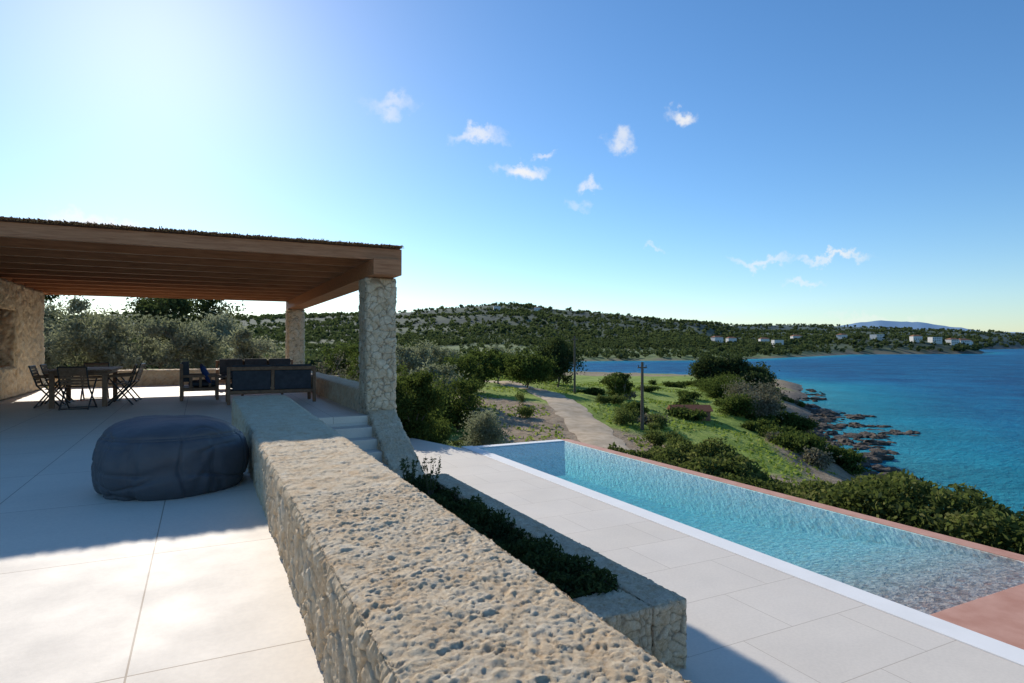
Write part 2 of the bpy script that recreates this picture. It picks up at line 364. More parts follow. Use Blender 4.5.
stone('stone_planter',[(PX1-.34,PX1,PY0,PY1,-1.3,PZ),(PX0,PX1-.34,PY0,PY0+.42,-1.3,PZ-.001),(PX0,PX1-.34,PY1-.3,PY1,-1.3,PZ-.001)],.011,.10,.013,M_stoneG,12,.045)
M_soil=simple('soil',(.07,.05,.035),(.13,.095,.065),9,.95,.1,.8,30,.03)
b=MB(); b.box(PX0,PX1-.32,PY0+.4,PY1-.28,-1.3,-.80); b.obj('planter_soil',[M_soil])
hw=stone_geom([(-4.6,-4.1,10.4,17.0,0,2.86),(-4.6,-4.1,19.4,22.5,0,2.86),(-4.6,-4.1,17.0,19.4,0,.78),(-4.6,-4.1,17.0,19.4,2.12,2.86)],.04,.2,.035,14,.1)
house=np_mesh('stone_house',hw[0],hw[1],[M_stone],smooth=True,attrs=hw[2])
b=MB(); b.box(-11,-4.62,10.5,22.4,0,3.2,0); M_pl=simple('house_plaster',(.42,.36,.28),(.5,.44,.35),4,.9,.1); o=b.obj('house_body',[M_pl]); o.parent=house
b=MB(); b.box(-4.5,-4.42,17.02,19.38,.8,.88); b.box(-4.5,-4.42,17.02,19.38,2.02,2.10); b.box(-4.5,-4.42,17.02,17.1,.88,2.02); b.box(-4.5,-4.42,19.3,19.38,.88,2.02); b.box(-4.5,-4.42,18.16,18.24,.88,2.02)
for k in range(14): b.box(-4.49,-4.45,17.1,18.16,.9+k*.08,.95+k*.08); b.box(-4.49,-4.45,18.24,19.3,.9+k*.08,.95+k*.08)
o=b.obj('window_shutter',[M_wood]); o.parent=house
# floors
b=MB(); b.prism([(-12,-4),(.55,-4),(.55,10.9),(1.32,10.9),(1.32,11.4),(2.8,11.4),(2.8,23.1),(-12,23.1)],-.12,0); b.obj('terrace_floor',[M_floor])
b=MB(); b.box(-12,.5,-4,23.0,-3.3,-.125); b.box(.5,2.78,11.42,23.0,-3.3,-.125); b.obj('terrace_foundation',[M_pl])
b=MB()
for k in range(1,7): b.box(1.27,2.79,11.4-.33*k,11.4-.33*(k-1)-.001,-1.5,-.1714*k)
b.box(1.27,2.79,11.401,11.43,-1.5,-.121)
b.obj('stone_staircase',[M_deck],bevel=.008)
b=MB(); b.prism([(1.0,-4),(5.72,-4),(5.72,13.75),(5.1,16.1),(3.36,16.1),(3.36,9.0),(1.0,9.0)],-1.5,-1.2); b.prism([(1.0,9.002),(3.358,9.002),(3.358,9.45),(1.0,9.45)],-1.5,-1.2)
b.obj('pool_deck',[M_deck])
b=MB(); b.prism([(3.4,-4),(5.7,-4),(5.7,13.7),(5.08,16.05),(3.4,16.05)],-3.3,-1.5); b.obj('deck_foundation',[M_pl])
b=MB(); b.box(5.722,6.02,-4,14.15,-1.5,-1.19); b.box(6.022,8.53,13.9,14.15,-1.6,-1.205); b.obj('pool_coping',[M_cope],bevel=.008)
b=MB(); b.box(8.532,8.78,3.4,14.15,-3.3,-1.206); b.box(6.022,8.80,-4,3.398,-1.6,-1.20); b.obj('pool_outer_edge',[M_pink],bevel=.006)
def pebble_mat():
    m,t,b=base_mat('pebble_mosaic',.6,.3)
    g=t.new('ShaderNodeNewGeometry'); v=t.new('ShaderNodeTexVoronoi'); v.inputs['Scale'].default_value=17; t.L(g.outputs['Position'],v.inputs['Vector'])
    sep=t.new('ShaderNodeSeparateColor'); t.L(v.outputs['Color'],sep.inputs[0])
    c=ramp(t,[(0,(.28,.58,.56)),(.35,(.44,.76,.73)),(.7,(.58,.84,.80)),(1,(.42,.56,.48))],sep.outputs[0])
    c=mixc(t,.25,c,ramp(t,[(.3,(.30,.62,.61)),(.7,(.60,.86,.83))],noise(t,3,4)))
    sp=t.new('ShaderNodeSeparateXYZ'); t.L(g.outputs['Position'],sp.inputs[0]); mr=t.new('ShaderNodeMapRange'); mr.inputs[1].default_value=5.4; mr.inputs[2].default_value=3.6; t.L(sp.outputs[1],mr.inputs[0])
    c2=ramp(t,[(0,(.38,.28,.22)),(.4,(.62,.50,.40)),(.7,(.74,.66,.56)),(1,(.46,.28,.21))],sep.outputs[0])
    c=mixc(t,mr.outputs[0],c,c2)
    t.L(c,b.inputs['Base Color']); bump(t,b,v.outputs['Distance'],.4,.01); return m
M_peb=pebble_mat()
prof=[(3.4,-1.225),(4.0,-1.26),(5.0,-1.37),(6.5,-1.55),(8.5,-1.72),(12.6,-1.80),(13.9,-1.22)]
V=[];F=[]
for y,z in prof:
    dz=-1.215-z; V+=[(6.02,y,-1.2),(6.05,y,z),(8.532-dz*1.3,y,z),(8.532,y,-1.214)]
for k in range(len(prof)-1):
    for q in range(3): F.append((4*k+q,4*k+q+1,4*k+q+5,4*k+q+4))
me=bpy.data.meshes.new('pool_basin'); me.from_pydata(V,[],F); me.materials.append(M_peb); link(bpy.data.objects.new('pool_basin',me))
def water_mat():
    m=bpy.data.materials.new('pool_water'); m.use_nodes=True; t=NT(m); t.n.remove(t.n['Principled BSDF']); out=t.n['Material Output']
    tr=t.new('ShaderNodeBsdfTransparent'); gl=t.new('ShaderNodeBsdfGlossy'); gl.inputs['Roughness'].default_value=.08
    fr=t.new('ShaderNodeFresnel'); fr.inputs['IOR'].default_value=1.11
    bp=t.new('ShaderNodeBump'); bp.inputs['Strength'].default_value=.28; bp.inputs['Distance'].default_value=.03; t.L(noise(t,10,5,None,.65,.4),bp.inputs['Height'])
    t.L(bp.outputs[0],gl.inputs['Normal']); t.L(bp.outputs[0],fr.inputs['Normal'])
    mx=t.new('ShaderNodeMixShader'); t.L(fr.outputs[0],mx.inputs[0]); t.L(tr.outputs[0],mx.inputs[1]); t.L(gl.outputs[0],mx.inputs[2]); t.L(mx.outputs[0],out.inputs['Surface'])
    va=t.new('ShaderNodeVolumeAbsorption'); va.inputs['Color'].default_value=(.06,.88,.93,1); va.inputs['Density'].default_value=.38; t.L(va.outputs[0],out.inputs['Volume'])
    return m
b=MB(); b.box(6.0,8.54,3.3,13.92,-1.95,-1.222); b.obj('pool_water',[water_mat()])
# ---------------------------------------------------------------- pergola
b=MB(); y0=11.25
b.box(CX0+.03,CX1-.03,11.05,23.75,2.572,2.86)
b.box(-4.62,-4.15,10.35,23.75,2.865,2.95)
y=y0
while y<23.3:
    b.box(-4.62,3.36,y,y+.10,2.862,3.077); y+=1.15
b.box(-4.14,3.36,23.62,23.70,2.862,3.077)
x=-4.6
while x<3.28:
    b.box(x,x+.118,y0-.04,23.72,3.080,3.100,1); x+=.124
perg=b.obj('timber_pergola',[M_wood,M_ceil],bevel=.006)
b=MB()
b.box(-4.62,3.30,y0-.02,23.7,3.102,3.128)
for k in range(4200):
    x=random.uniform(-4.62,3.34); L_=random.uniform(.25,.7); yy_=y0-random.uniform(.02,.11)-(.06*random.random() if random.random()<.1 else 0); z=3.100+random.random()*.030
    b.tube((x,yy_,z+random.uniform(-.012,.010)+(.02 if random.random()<.06 else 0)),(x+random.uniform(-.05,.05),yy_+L_,z),.007,.009,4)
for k in range(1500):
    y=random.uniform(y0-.05,23.7); z=3.105+random.random()*.035
    b.tube((3.30+random.uniform(.0,.1),y,z),(3.0,y+random.uniform(-.05,.05),z),.006,.008,4)
o=b.obj('reed_thatch',[M_reed]); o.parent=perg
tv=np.full(len(b.v),.5); tv[8:8+8*((len(b.v)-8)//8)]=np.repeat(rng.random((len(b.v)-8)//8),8); at=o.data.attributes.new('tint','FLOAT','POINT'); at.data.foreach_set('value',tv.astype(np.float32))
# ---------------------------------------------------------------- furniture
def beanbag(name,x,y,z,rx,ry,h,mat,seed=0,n1=170,n2=360):
    th=np.linspace(0,math.pi,n1); ph=np.linspace(0,2*math.pi,n2,endpoint=False); T_,P_=np.meshgrid(th,ph,indexing='ij')
    def sp(v,e): return np.sign(v)*np.abs(v)**e
    R=sp(np.sin(T_),.60); Zc=sp(np.cos(T_),.80)
    cx=R*np.cos(P_);cy=R*np.sin(P_); t=T_.ravel();p=P_.ravel()
    q=np.stack([cx.ravel()*1.6,cy.ravel()*1.6,Zc.ravel()*1.2],1)
    big=fbm(q*.8,2,seed)*.12
    wob=.5*fbm(q*1.3,2,4)
    rq=np.stack([np.cos(p)*3.8+wob,np.sin(p)*3.8,t*.7+wob],1)
    fold=-np.exp(-(vnoise(rq,seed+2)/.12)**2)*.036*sstep((t-.8)/.25)*(1-sstep((t-1.9)/.6))
    rq2=np.stack([np.cos(p)*1.3,np.sin(p)*1.3,t*3.6+wob],1)
    sag=-np.exp(-(vnoise(rq2,seed+8)/.09)**2)*.032*sstep((t-1.1)/.3)
    topc=-np.exp(-(vnoise(q*1.4+9,seed+3)/.08)**2)*.018*(1-sstep((t-.85)/.3))
    pan=(p/(2*math.pi)*6)%1; pd=np.minimum(pan,1-pan)*2*math.pi/6
    puff=-.03*np.exp(-(pd/.05)**2)*sstep((t-.9)/.25)+.012*np.exp(-(pd/.010)**2)*sstep((t-.95)/.2)
    fine=fbm(q*6,3,seed+5)*.008
    seam=np.exp(-((t-.98)/.013)**2)*.022-.026*np.exp(-((t-.98)/.06)**2)
    s=1+big+fold+sag+topc+fine+seam+puff
    Vx=x+rx*cx.ravel()*s; Vy=y+ry*cy.ravel()*s; zz=Zc.ravel()*s
    zlo=-.62; zz=np.maximum(zz,zlo); Vz=z+(zz-zlo)/(1-zlo)*h
    i,j=np.meshgrid(np.arange(n1-1),np.arange(n2),indexing='ij'); j2=(j+1)%n2
    F=np.stack([i*n2+j,(i+1)*n2+j,(i+1)*n2+j2,i*n2+j2],-1).reshape(-1,4)
    return np_mesh(name,np.stack([Vx,Vy,Vz],1),F,[mat],smooth=True)
beanbag('beanbag',-.205,6.5,.0,.64,.60,.65,M_fab,2)
def cushion(b,x0,x1,y0,y1,z0,z1,m):
    n=6; vs=[];fs=[]
    for side in (1,-1):
        base=len(vs)
        for i in range(n+1):
            for j in range(n+1):
                u=i/n;v=j/n; p=(math.sin(math.pi*u)*math.sin(math.pi*v))**.35 if 0<u<1 and 0<v<1 else 0
                cz=(z0+z1)/2; vs.append((x0+(x1-x0)*u,y0+(y1-y0)*v,cz+side*(z1-z0)/2*(.35+.65*p)))
        for i in range(n):
            for j in range(n):
                a=base+i*(n+1)+j; f=(a,a+n+1,a+n+2,a+1); fs.append(f if side==1 else f[::-1])
    N=(n+1)**2; ring=[i*(n+1) for i in range(n+1)]+[n*(n+1)+j for j in range(1,n+1)]+[i*(n+1)+n for i in range(n-1,-1,-1)]+[j for j in range(n-1,0,-1)]
    for k in range(len(ring)):
        a=ring[k];c=ring[(k+1)%len(ring)]; fs.append((a,N+a,N+c,c))
    b.add(vs,fs,m)
def sofa(name,w,xf,seats=2,h=.80):
    b=MB(); d=.82
    for x in (0,w-.07):
        b.box(x,x+.07,0,.07,0,h); b.box(x,x+.07,d-.07,d,0,.60); b.box(x,x+.07,.07,d-.07,.54,.60); b.box(x,x+.07,.07,d-.07,.22,.30)
        for q in range(3): b.box(x+.02,x+.05,.2+q*.2,.26+q*.2,.30,.54)
    b.box(.07,w-.07,.0,.05,h-.08,h); b.box(.07,w-.07,0,.05,.22,.30); b.box(.07,w-.07,d-.05,d,.22,.30)
    b.box(.07,w-.07,.05,d-.05,.27,.29)
    sw=(w-.14)/seats
    for s_ in range(seats):
        x=.07+s_*sw
        if s_: b.box(x-.035,x+.035,.002,.048,.30,h-.08)
        b.box(x+.04,x+sw-.04,.012,.035,.31,h-.09,1)
        cushion(b,x+.01,x+sw-.01,.18,d,.29,.47,1)
        b.box(x+.03,x+sw-.03,.06,.20,.44,h+.04,1,shear=(0,-.05))
    return b.obj(name,[M_teak,M_cush],bevel=.012,xf=xf)
sofa('lounge_sofa',1.86,(.52,14.75,0,0),2,.82)
sofa('lounge_sofa',2.2,(2.62,20.6,0,math.pi),3,.84)
sofa('lounge_armchair',.86,(-.42,17.1,0,-math.pi/2),1,.86)
b=MB(); cushion(b,-.22,.22,-.22,.22,-.07,.07,0); o=b.obj('throw_pillow',[M_blue],smooth=True); o.location=(.12,16.45,.62); o.rotation_euler=(.3,1.1,.3)
b=MB(); b.box(0,1.1,0,.7,.36,.41); 
for x in(.04,1.0):
    for y in(.04,.6): b.box(x,x+.06,y,y+.06,0,.36)
b.obj('coffee_table',[M_teak],bevel=.006,xf=(.9,17.2,0,0))
b=MB(); tw,tl=1.2,2.1
for k in range(9): b.box(k*tw/9+.004,(k+1)*tw/9-.004,0,tl,.745,.785)
b.box(.1,tw-.1,.1,.16,.67,.744); b.box(.1,tw-.1,tl-.16,tl-.1,.67,.744); b.box(.1,.16,.16,tl-.16,.67,.744); b.box(tw-.16,tw-.1,.16,tl-.16,.67,.744)
for x in (.1,tw-.19):
    for y in (.1,tl-.19): b.box(x,x+.09,y,y+.09,0,.67)
b.obj('dining_table',[M_teak],bevel=.006,xf=(-2.85,15.4,0,0))
def chair(xf):
    b=MB()
    for x in (0,.5):
        b.tube((x,0,0),(x,.46,.62),.018,.016,6,0); b.tube((x,.46,0),(x,.05,.46),.018,.016,6,0); b.tube((x,.05,.46),(x,-.08,.86),.017,.015,6,0)
        b.tube((x,-.02,.64),(x,.46,.62),.022,.022,6,1)
    b.tube((0,0.02,.02),(.5,.02,.02),.012,.012,6,0); b.tube((0,.44,.02),(.5,.44,.02),.012,.012,6,0); b.tube((0,-.08,.86),(.5,-.08,.86),.015,.015,6,0)
    for k in range(7): b.box(.01,.49,.03+k*.06,.08+k*.06,.445,.46,1)
    for k in range(6): b.box(.01,.49,.02-.019*k,.035-.019*k,.5+k*.06,.55+k*.06,1)
    b.obj('dining_chair',[M_metal,M_teak],xf=xf)
chair((-3.05,16.3,0,-math.pi/2)); chair((-3.05,17.3,0,-math.pi/2))
chair((-1.3,15.75,0,math.pi/2+.15)); chair((-1.3,16.65,0,math.pi/2-.1)); chair((-2.5,15.05,0,-.2)); chair((-2.0,18.0,0,math.pi))
# ---------------------------------------------------------------- vegetation
def leaves(C,size,elong=1.8,jit=.5):
    n=len(C); u=rng.normal(size=(n,3)); u/=np.linalg.norm(u,axis=1)[:,None]; w=rng.normal(size=(n,3))
    v=np.cross(u,w); v/=np.linalg.norm(v,axis=1)[:,None]+1e-9
    s=(size*(1-jit/2+jit*rng.random(n)))[:,None]
    V=np.stack([C-u*s*elong/2,C-v*s/2+u*s*.1,C+u*s*elong/2,C+v*s/2+u*s*.1],1).reshape(-1,3)
    F=np.arange(4*n).reshape(-1,4); return V,F
def tree(name,x,y,Ht,R,n_leaf,leaf,mat,seed=0,trunk=.09,cb=.35,bark=None,tips=26,spread=.2,zbase=None,elong=1.8,nsub=4):
    r=random.Random(seed); z=H1(x,y)-.15 if zbase is None else zbase; Ht=Ht+.15
    b=MB(); base=Vector((x,y,z)); fork=base+Vector((r.uniform(-.1,.1)*R,r.uniform(-.1,.1)*R,Ht*cb*.8))
    mid=(base+fork)/2+Vector((r.uniform(-.06,.06)*Ht,r.uniform(-.06,.06)*Ht,0))
    b.tube(base,mid,trunk,trunk*.8,8); b.tube(mid,fork,trunk*.8,trunk*.66,8)
    limbs=[];T=[]
    for k in range(6):
        a=2*math.pi*(k+r.random()*.7)/6; e=fork+Vector((math.cos(a)*R*r.uniform(.3,.6),math.sin(a)*R*r.uniform(.3,.6),Ht*(1-cb)*r.uniform(.25,.6)))
        m_=(fork+e)/2+Vector((r.uniform(-.1,.1)*R,r.uniform(-.1,.1)*R,r.uniform(0,.08)*Ht))
        b.tube(fork,m_,trunk*.5,trunk*.36,6); b.tube(m_,e,trunk*.36,trunk*.22,6); limbs+= [e,m_]
    cz=z+Ht*(cb+1)/2; hz=Ht*(1-cb)/2
    while len(T)<tips:
        p=Vector((r.uniform(-1,1),r.uniform(-1,1),r.uniform(-1,1)))
        if p.length>1 or p.length<.35: continue
        k=r.uniform(.7,1.12); T.append(Vector((x+p.x*R*k,y+p.y*R*k,cz+p.z*hz*k)))
    for tp in T:
        l=min(limbs,key=lambda q:(q-tp).length); m_=(l+tp)/2+Vector((0,0,r.uniform(-.02,.06)*Ht)); b.tube(l,m_,trunk*.18,trunk*.12,4); b.tube(m_,tp,trunk*.12,trunk*.05,4)
        for q in range(nsub):
            e=tp+Vector((r.uniform(-1,1),r.uniform(-1,1),r.uniform(-.5,1)))*R*.28; b.tube(m_.lerp(tp,.6),e,trunk*.06,trunk*.02,3)
    bv=np.array(b.v); quads=[f for f in b.f if len(f)==4]
    Fq=np.array(quads,np.int32)
    tips_=np.array([t[:] for t in T]); sz=rng.uniform(.6,1.35,len(T)); idx=rng.integers(0,len(T),n_leaf)
    C=tips_[idx]+rng.normal(size=(n_leaf,3))*(R*spread*sz[idx])[:,None]*np.array([1,1,.75])
    C[:,2]=np.maximum(C[:,2],z+.1)
    Vl,Fl=leaves(C,leaf,elong); ct=rng.random(len(T)); tint=np.clip(.55*ct[idx]+.45*rng.random(n_leaf),0,1)
    V=np.vstack([bv,Vl]); tin=np.concatenate([np.zeros(len(bv)),np.repeat(tint,4)])
    return np_mesh(name,V,[Fq,Fl+len(bv)],[bark or M_bark,mat],np.concatenate([np.zeros(len(Fq)),np.ones(len(Fl))]),attrs={'tint':tin})
for k,(x,y,h,R) in enumerate([(-3.9,31.4,4.6,2.0),(-1.2,30.5,4.4,1.9),(1.9,28.6,4.5,1.6),(-7.0,34,4.8,2.3),(.6,35,4.8,2.2),(-10,30,4.3,2.2)]):
    tree('olive_tree',x,y,h,R,12000,.065,M_olive,20+k,.14,.24,M_bark2,36,.13,elong=2.6)
for k,(x,y,h,R) in enumerate([(9.5,31,3.0,1.4),(13.5,38,3.6,1.7),(17.5,43,3.6,1.8),(22.5,52,3.8,2.0),(19,60,4.2,2.3),(12,48,4.0,2.2),(29.5,62,3.8,2.1),(25,72,4.2,2.4),(34,46,2.8,1.4),(27,85,4.4,2.6),(37,78,4.2,2.4),(15,70,4.5,2.6),(44,92,4.2,2.5),(36,96,4.5,2.6)]):
    tree('olive_tree',x,y,h,R,5000,.10 if y<50 else .14,M_olive if k%3==1 else M_dark,120+k,.12,.2,M_bark2,34,.15,elong=2.2,nsub=2)
tree('pine_tree',-7.9,38,6.9,1.8,13000,.10,M_pine,31,.16,.22,None,36,.17)
tree('pine_tree',-.9,45,6.4,3.2,16000,.12,M_pine,32,.2,.3,None,44,.15)
for k,(x,y,h,R) in enumerate([(4.6,25.2,3.9,1.3),(5.6,27.5,4.4,1.6),(6.1,24.2,3.6,1.0),(3.9,27.8,3.8,1.3)]):
    tree('bare_tree',x,y,h,R,900,.05,M_dry,40+k,.085,.3,M_bark2,34,.2,nsub=9)
tree('mastic_tree',5.35,16.9,3.95,.80,28000,.045,M_dark,51,.1,.12,None,60,.2)
tree('mastic_tree',5.5,19.9,3.3,1.0,14000,.05,M_dark,52,.1,.12,None,50,.22)
tree('mastic_tree',4.5,17.4,3.9,.7,18000,.045,M_dark,54,.1,.1,None,46,.24)
tree('olive_bush',10.8,23.7,2.1,.95,14000,.045,M_olive,53,.06,.06,None,46,.24)
tree('olive_bush',9.2,26.4,1.5,.8,8000,.045,M_dark,55,.06,.06,None,40,.24)
tree('evergreen_tree',12.9,32.7,2.8,1.6,11000,.08,M_dark,56,.08,.1,None,40,.2)
tree('evergreen_tree',28.5,52.8,3.4,2.0,8000,.13,M_dark,57,.1,.15,None,40,.2)
tree('evergreen_tree',36,60,5.6,2.3,9000,.15,M_pine,58,.14,.15,None,44,.2)
tree('evergreen_tree',38,66,3.0,2.0,5000,.15,M_dark,59,.14,.15,None,40,.2)
for k,(x,y,h,R) in enumerate([(77.9,80,5.6,2.8),(81.7,79,6.0,3.0),(85.0,77,5.2,2.6),(88,78,4.4,2.4),(80,72.5,3.6,2.4),(92,83,3.6,2.4),(84,84,5.6,3)]):
    tree('coastal_pine',x,y,h,R,6000,.22,M_pine,60+k,.2,.15,None,40,.2)
def shrub_mass(name,items,leaf,mat,dens=900):
    VV=[];FF=[];TT=[];base=0
    for (x,y,R,h) in items:
        z=H1(x,y); n=int(dens*R*R*(.06/leaf)**1.2*4); k=9; ce=np.stack([x+rng.uniform(-.6,.6,k)*R,y+rng.uniform(-.6,.6,k)*R,z+h*rng.uniform(.25,.8,k)],1); ct=rng.random(k)
        idx=rng.integers(0,k,n); C=ce[idx]+rng.normal(size=(n,3))*np.array([R*.25,R*.25,h*.17]); C[:,2]=np.maximum(C[:,2],z)
        v,f=leaves(C,leaf); VV.append(v);FF.append(f+base);base+=len(v); TT.append(np.repeat(np.clip(.6*ct[idx]+.4*rng.random(n),0,1),4))
    return np_mesh(name,np.vstack(VV),np.vstack(FF),[mat],attrs={'tint':np.concatenate(TT)})
road=[(15.2,2),(14.6,12),(15.2,17),(17.2,22.5),(21.5,31.5),(27,44.8),(31,60),(30,80),(22,105),(10,140)]
def road_d(x,y):
    m=1e9
    for (ax,ay),(bx,by) in zip(road,road[1:]):
        ex,ey=bx-ax,by-ay; t=max(0,min(1,((x-ax)*ex+(y-ay)*ey)/(ex*ex+ey*ey))); m=min(m,math.hypot(x-ax-t*ex,y-ay-t*ey))
    return m
it=[]
while len(it)<42:
    s_=random.random(); k=random.randint(1,4); (ax,ay),(bx,by)=road[k],road[k+1]; side=random.choice((1,1,1,1,-1)); o_=random.uniform(2.6,5.0)
    x=ax+(bx-ax)*s_+side*o_; y=ay+(by-ay)*s_-side*.4*o_
    if side<0 and y<36: continue
    if road_d(x,y)>2.4 and y<46: it.append((x,y,random.uniform(.4,.85),random.uniform(.5,1.0)))
shrub_mass('roadside_shrubs',it,.07,M_hedge)
it=[]
while len(it)<100:
    x=random.uniform(18,98);y=random.uniform(26,100); s_=float(shore_sd(np.array([x]),np.array([y]))[0])
    if 1.5<s_<(8 if random.random()<.85 else 24) and road_d(x,y)>3 and math.atan2(x,y)<.97 and not (56<x<82 and 40<y<66 and s_<3.5): it.append((x,y,random.uniform(.5,1.5),random.uniform(.5,1.3)))
shrub_mass('coastal_shrubs',it[:80],.14,M_dark,800); shrub_mass('dry_shrubs',it[80:],.13,M_dry,800)
shrub_mass('dry_bush',[(50.0,45.0,2.3,3.2),(47.0,42,1.8,2.4)],.11,M_dry,900)
shrub_mass('green_bush',[(44.7,42.4,1.7,1.9),(54.5,50,1.9,2.4),(60,58,2.2,2.2),(63,62,2.4,2.2),(70,68,2.6,2.4),(66,66,2.4,2.2)],.12,M_dark,900)
it=[]
for k in range(80):
    x=random.uniform(3.6,12.5);y=random.uniform(16.6,40)
    if road_d(x,y)>2.8 and y>x*1.0+6: it.append((x,y,random.uniform(.2,.5),random.uniform(.15,.45)))
shrub_mass('bank_scrub',it,.045,M_hedge,600)
it=[(random.uniform(-14,3),random.uniform(25.5,40),random.uniform(.4,.8),random.uniform(.3,.7)) for k in range(40)]
shrub_mass('grove_undergrowth',it,.07,M_hedge,400)
# hedge
n=160000; y=rng.uniform(-3,15.4,n); x=rng.uniform(9.5,12.6,n)
lump=fbm(np.stack([x/1.0,y/1.0,x*0],1),3,71)+.35*fbm(np.stack([x/3,y/3,x*0],1),2,72); side=np.minimum(np.minimum(np.clip((x-9.5)/.7,0,1),np.clip((12.6-x)/.6,0,1)),np.clip((15.4-y)/1.2,0,1))**.5
gz=height(x,y); top=-1.42+.16*sstep((9-y)/5)-.12*sstep((y-10)/5)+.60*lump; hgt=np.maximum(top-gz,.2)*side
z=gz+hgt*(1-np.abs(rng.normal(size=n))*.22); z=np.maximum(z,gz)
x=x+rng.normal(size=n)*.05
v,f=leaves(np.stack([x,y,z],1),.056,1.9); np_mesh('hedge',v,f,[M_hedge],attrs={'tint':np.repeat(np.clip(.5+.5*vnoise(np.stack([x/.5,y/.5,z],1),5)*.9+.25*rng.normal(size=n),0,1),4)})
n=46000; x=rng.uniform(PX0+.02,PX1-.3,n); y=rng.uniform(PY0+.36,PY1-.25,n); lump=fbm(np.stack([x/.35,y/.35,x*0],1),3,81)
z=-.82+np.maximum(.13+.3*lump,.02)*(1-np.abs(rng.normal(size=n))*.4); z=np.maximum(z,-.8)
v,f=leaves(np.stack([x,y,z],1),.022,2.6); np_mesh('planter_herbs',v,f,[M_herb],attrs={'tint':np.repeat(rng.random(n),4)})
b=MB(); C=[]
for (sx,sy,hh) in [(2.75,7.9,.7),(2.55,8.3,.5),(2.9,6.6,.35),(2.7,8.6,.55)]:
    for q in range(7):
        p=Vector((sx,sy,-.82)); e=p+Vector((random.uniform(-.16,.16),random.uniform(-.16,.16),hh*random.uniform(.6,1))); b.tube(p,e,.006,.002,4)
        for w in range(26): C.append(p.lerp(e,random.uniform(.3,1))+Vector((random.gauss(0,.012),random.gauss(0,.012),0)))
C=np.array([c[:] for c in C]); v,f=leaves(C,.022,2.8); bv=np.array(b.v); Fq=np.array([q for q in b.f if len(q)==4])
np_mesh('tall_herb_plant',np.vstack([bv,v]),[Fq,f+len(bv)],[M_bark,M_herb],np.concatenate([np.zeros(len(Fq)),np.ones(len(f))]),attrs={'tint':np.concatenate([np.zeros(len(bv)),np.full(len(v),.8)])})
n=50000; x=rng.uniform(14,90,n);y=rng.uniform(14,110,n); s_=shore_sd(x,y); k=(s_>4)&(vnoise(np.stack([x/4,y/4,x*0],1),9)>-.3); x=x[k];y=y[k]
rd=np.array([road_d(a,c) for a,c in zip(x,y)]); x=x[rd>1.8];y=y[rd>1.8]; z=height(x,y)+.06
M_grass=foliage('meadow_grass',(.15,.22,.035),(.29,.37,.07),.48,(.38,.37,.14))
v,f=leaves(np.stack([x,y,z],1),.16,1.6); np_mesh('meadow_grass',v,f,[M_grass],attrs={'tint':np.repeat(rng.random(len(x)),4)})
def distant():
    XS=[];YS=[];RS_=[]
    for n,r0,r1,th in ((11000,110,650,.10),(36000,560,2900,-.02)):
        u=rng.uniform(-150,1180,n); a=YAW+np.arctan((u-512)/620.); r=np.exp(rng.uniform(math.log(r0),math.log(r1),n))
        X=r*np.sin(a);Y=r*np.cos(a); s_=shore_sd(X,Y); dn=fbm(np.stack([X/90,Y/90,X*0],1),3,91)
        keep=(s_>6)&((dn>th)|(rng.random(n)<.28))&~((X>14)&(X<115)&(Y<135)&(rng.random(n)<.93))&~((a>math.radians(29))&(r<300)); XS.append(X[keep]);YS.append(Y[keep]);RS_.append(r[keep])
    X=np.concatenate(XS);Y=np.concatenate(YS);r=np.concatenate(RS_); Z=height(X,Y); n=len(X)
    hgt=rng.uniform(2.0,4.6,n)*(1+np.clip((r-500)/1500,0,1)*.9); w=hgt*rng.uniform(.45,.8,n)
    nl=np.where(r<350,80,np.where(r<700,34,11)); idx=np.repeat(np.arange(n),nl)
    d=rng.normal(size=(len(idx),3)); d/=np.linalg.norm(d,axis=1)[:,None]; d*=rng.uniform(.5,1.0,len(idx))[:,None]
    C=np.stack([X[idx]+d[:,0]*w[idx],Y[idx]+d[:,1]*w[idx],Z[idx]+hgt[idx]*(.5+.48*d[:,2])],1)
    size=np.where(r[idx]<350,w[idx]*.32,np.where(r[idx]<700,w[idx]*.52,w[idx]*1.0))
    v,f=leaves(C,size,1.3); ct=rng.random(n)
    np_mesh('distant_trees',v,f,[M_far],attrs={'tint':np.repeat(np.clip(.75*ct[idx]+.22*rng.random(len(idx))+.12*(d[:,2]),0,1),4)})
distant()
# ---------------------------------------------------------------- road, rocks, poles, houses
M_road=simple('dirt_track',(.42,.32,.21),(.60,.48,.34),1.5,.95,.1,.5,8,.04)
pts=[]
for (ax,ay),(bx,by) in zip(road,road[1:]):
    m=max(2,int(math.hypot(bx-ax,by-ay)/.6))
    for k in range(m): pts.append((ax+(bx-ax)*k/m,ay+(by-ay)*k/m))
pts=np.array(pts); 
for _ in range(14): pts[1:-1]=(pts[:-2]+pts[1:-1]*2+pts[2:])/4
tan=np.gradient(pts,axis=0); tan/=np.linalg.norm(tan,axis=1)[:,None]; nor=np.stack([-tan[:,1],tan[:,0]],1)
W=7; V=[]
for k in range(W):
    s_=(k/(W-1)-.5)*2; q=pts+nor*(s_*(1.35+.25*vnoise(np.stack([pts[:,0]/1.5,pts[:,1]/1.5,pts[:,0]*0+s_*3],1),3)))[:,None]
    V.append(np.stack([q[:,0],q[:,1],height(q[:,0],q[:,1])+ (.09 if abs(s_)<.9 else .02)],1))
V=np.stack(V,1).reshape(-1,3); n=len(pts); i,j=np.meshgrid(np.arange(n-1),np.arange(W-1),indexing='ij'); F=np.stack([i*W+j,i*W+j+1,(i+1)*W+j+1,(i+1)*W+j],-1).reshape(-1,4)
np_mesh('dirt_road',V,F,[M_road],smooth=True)
import bmesh
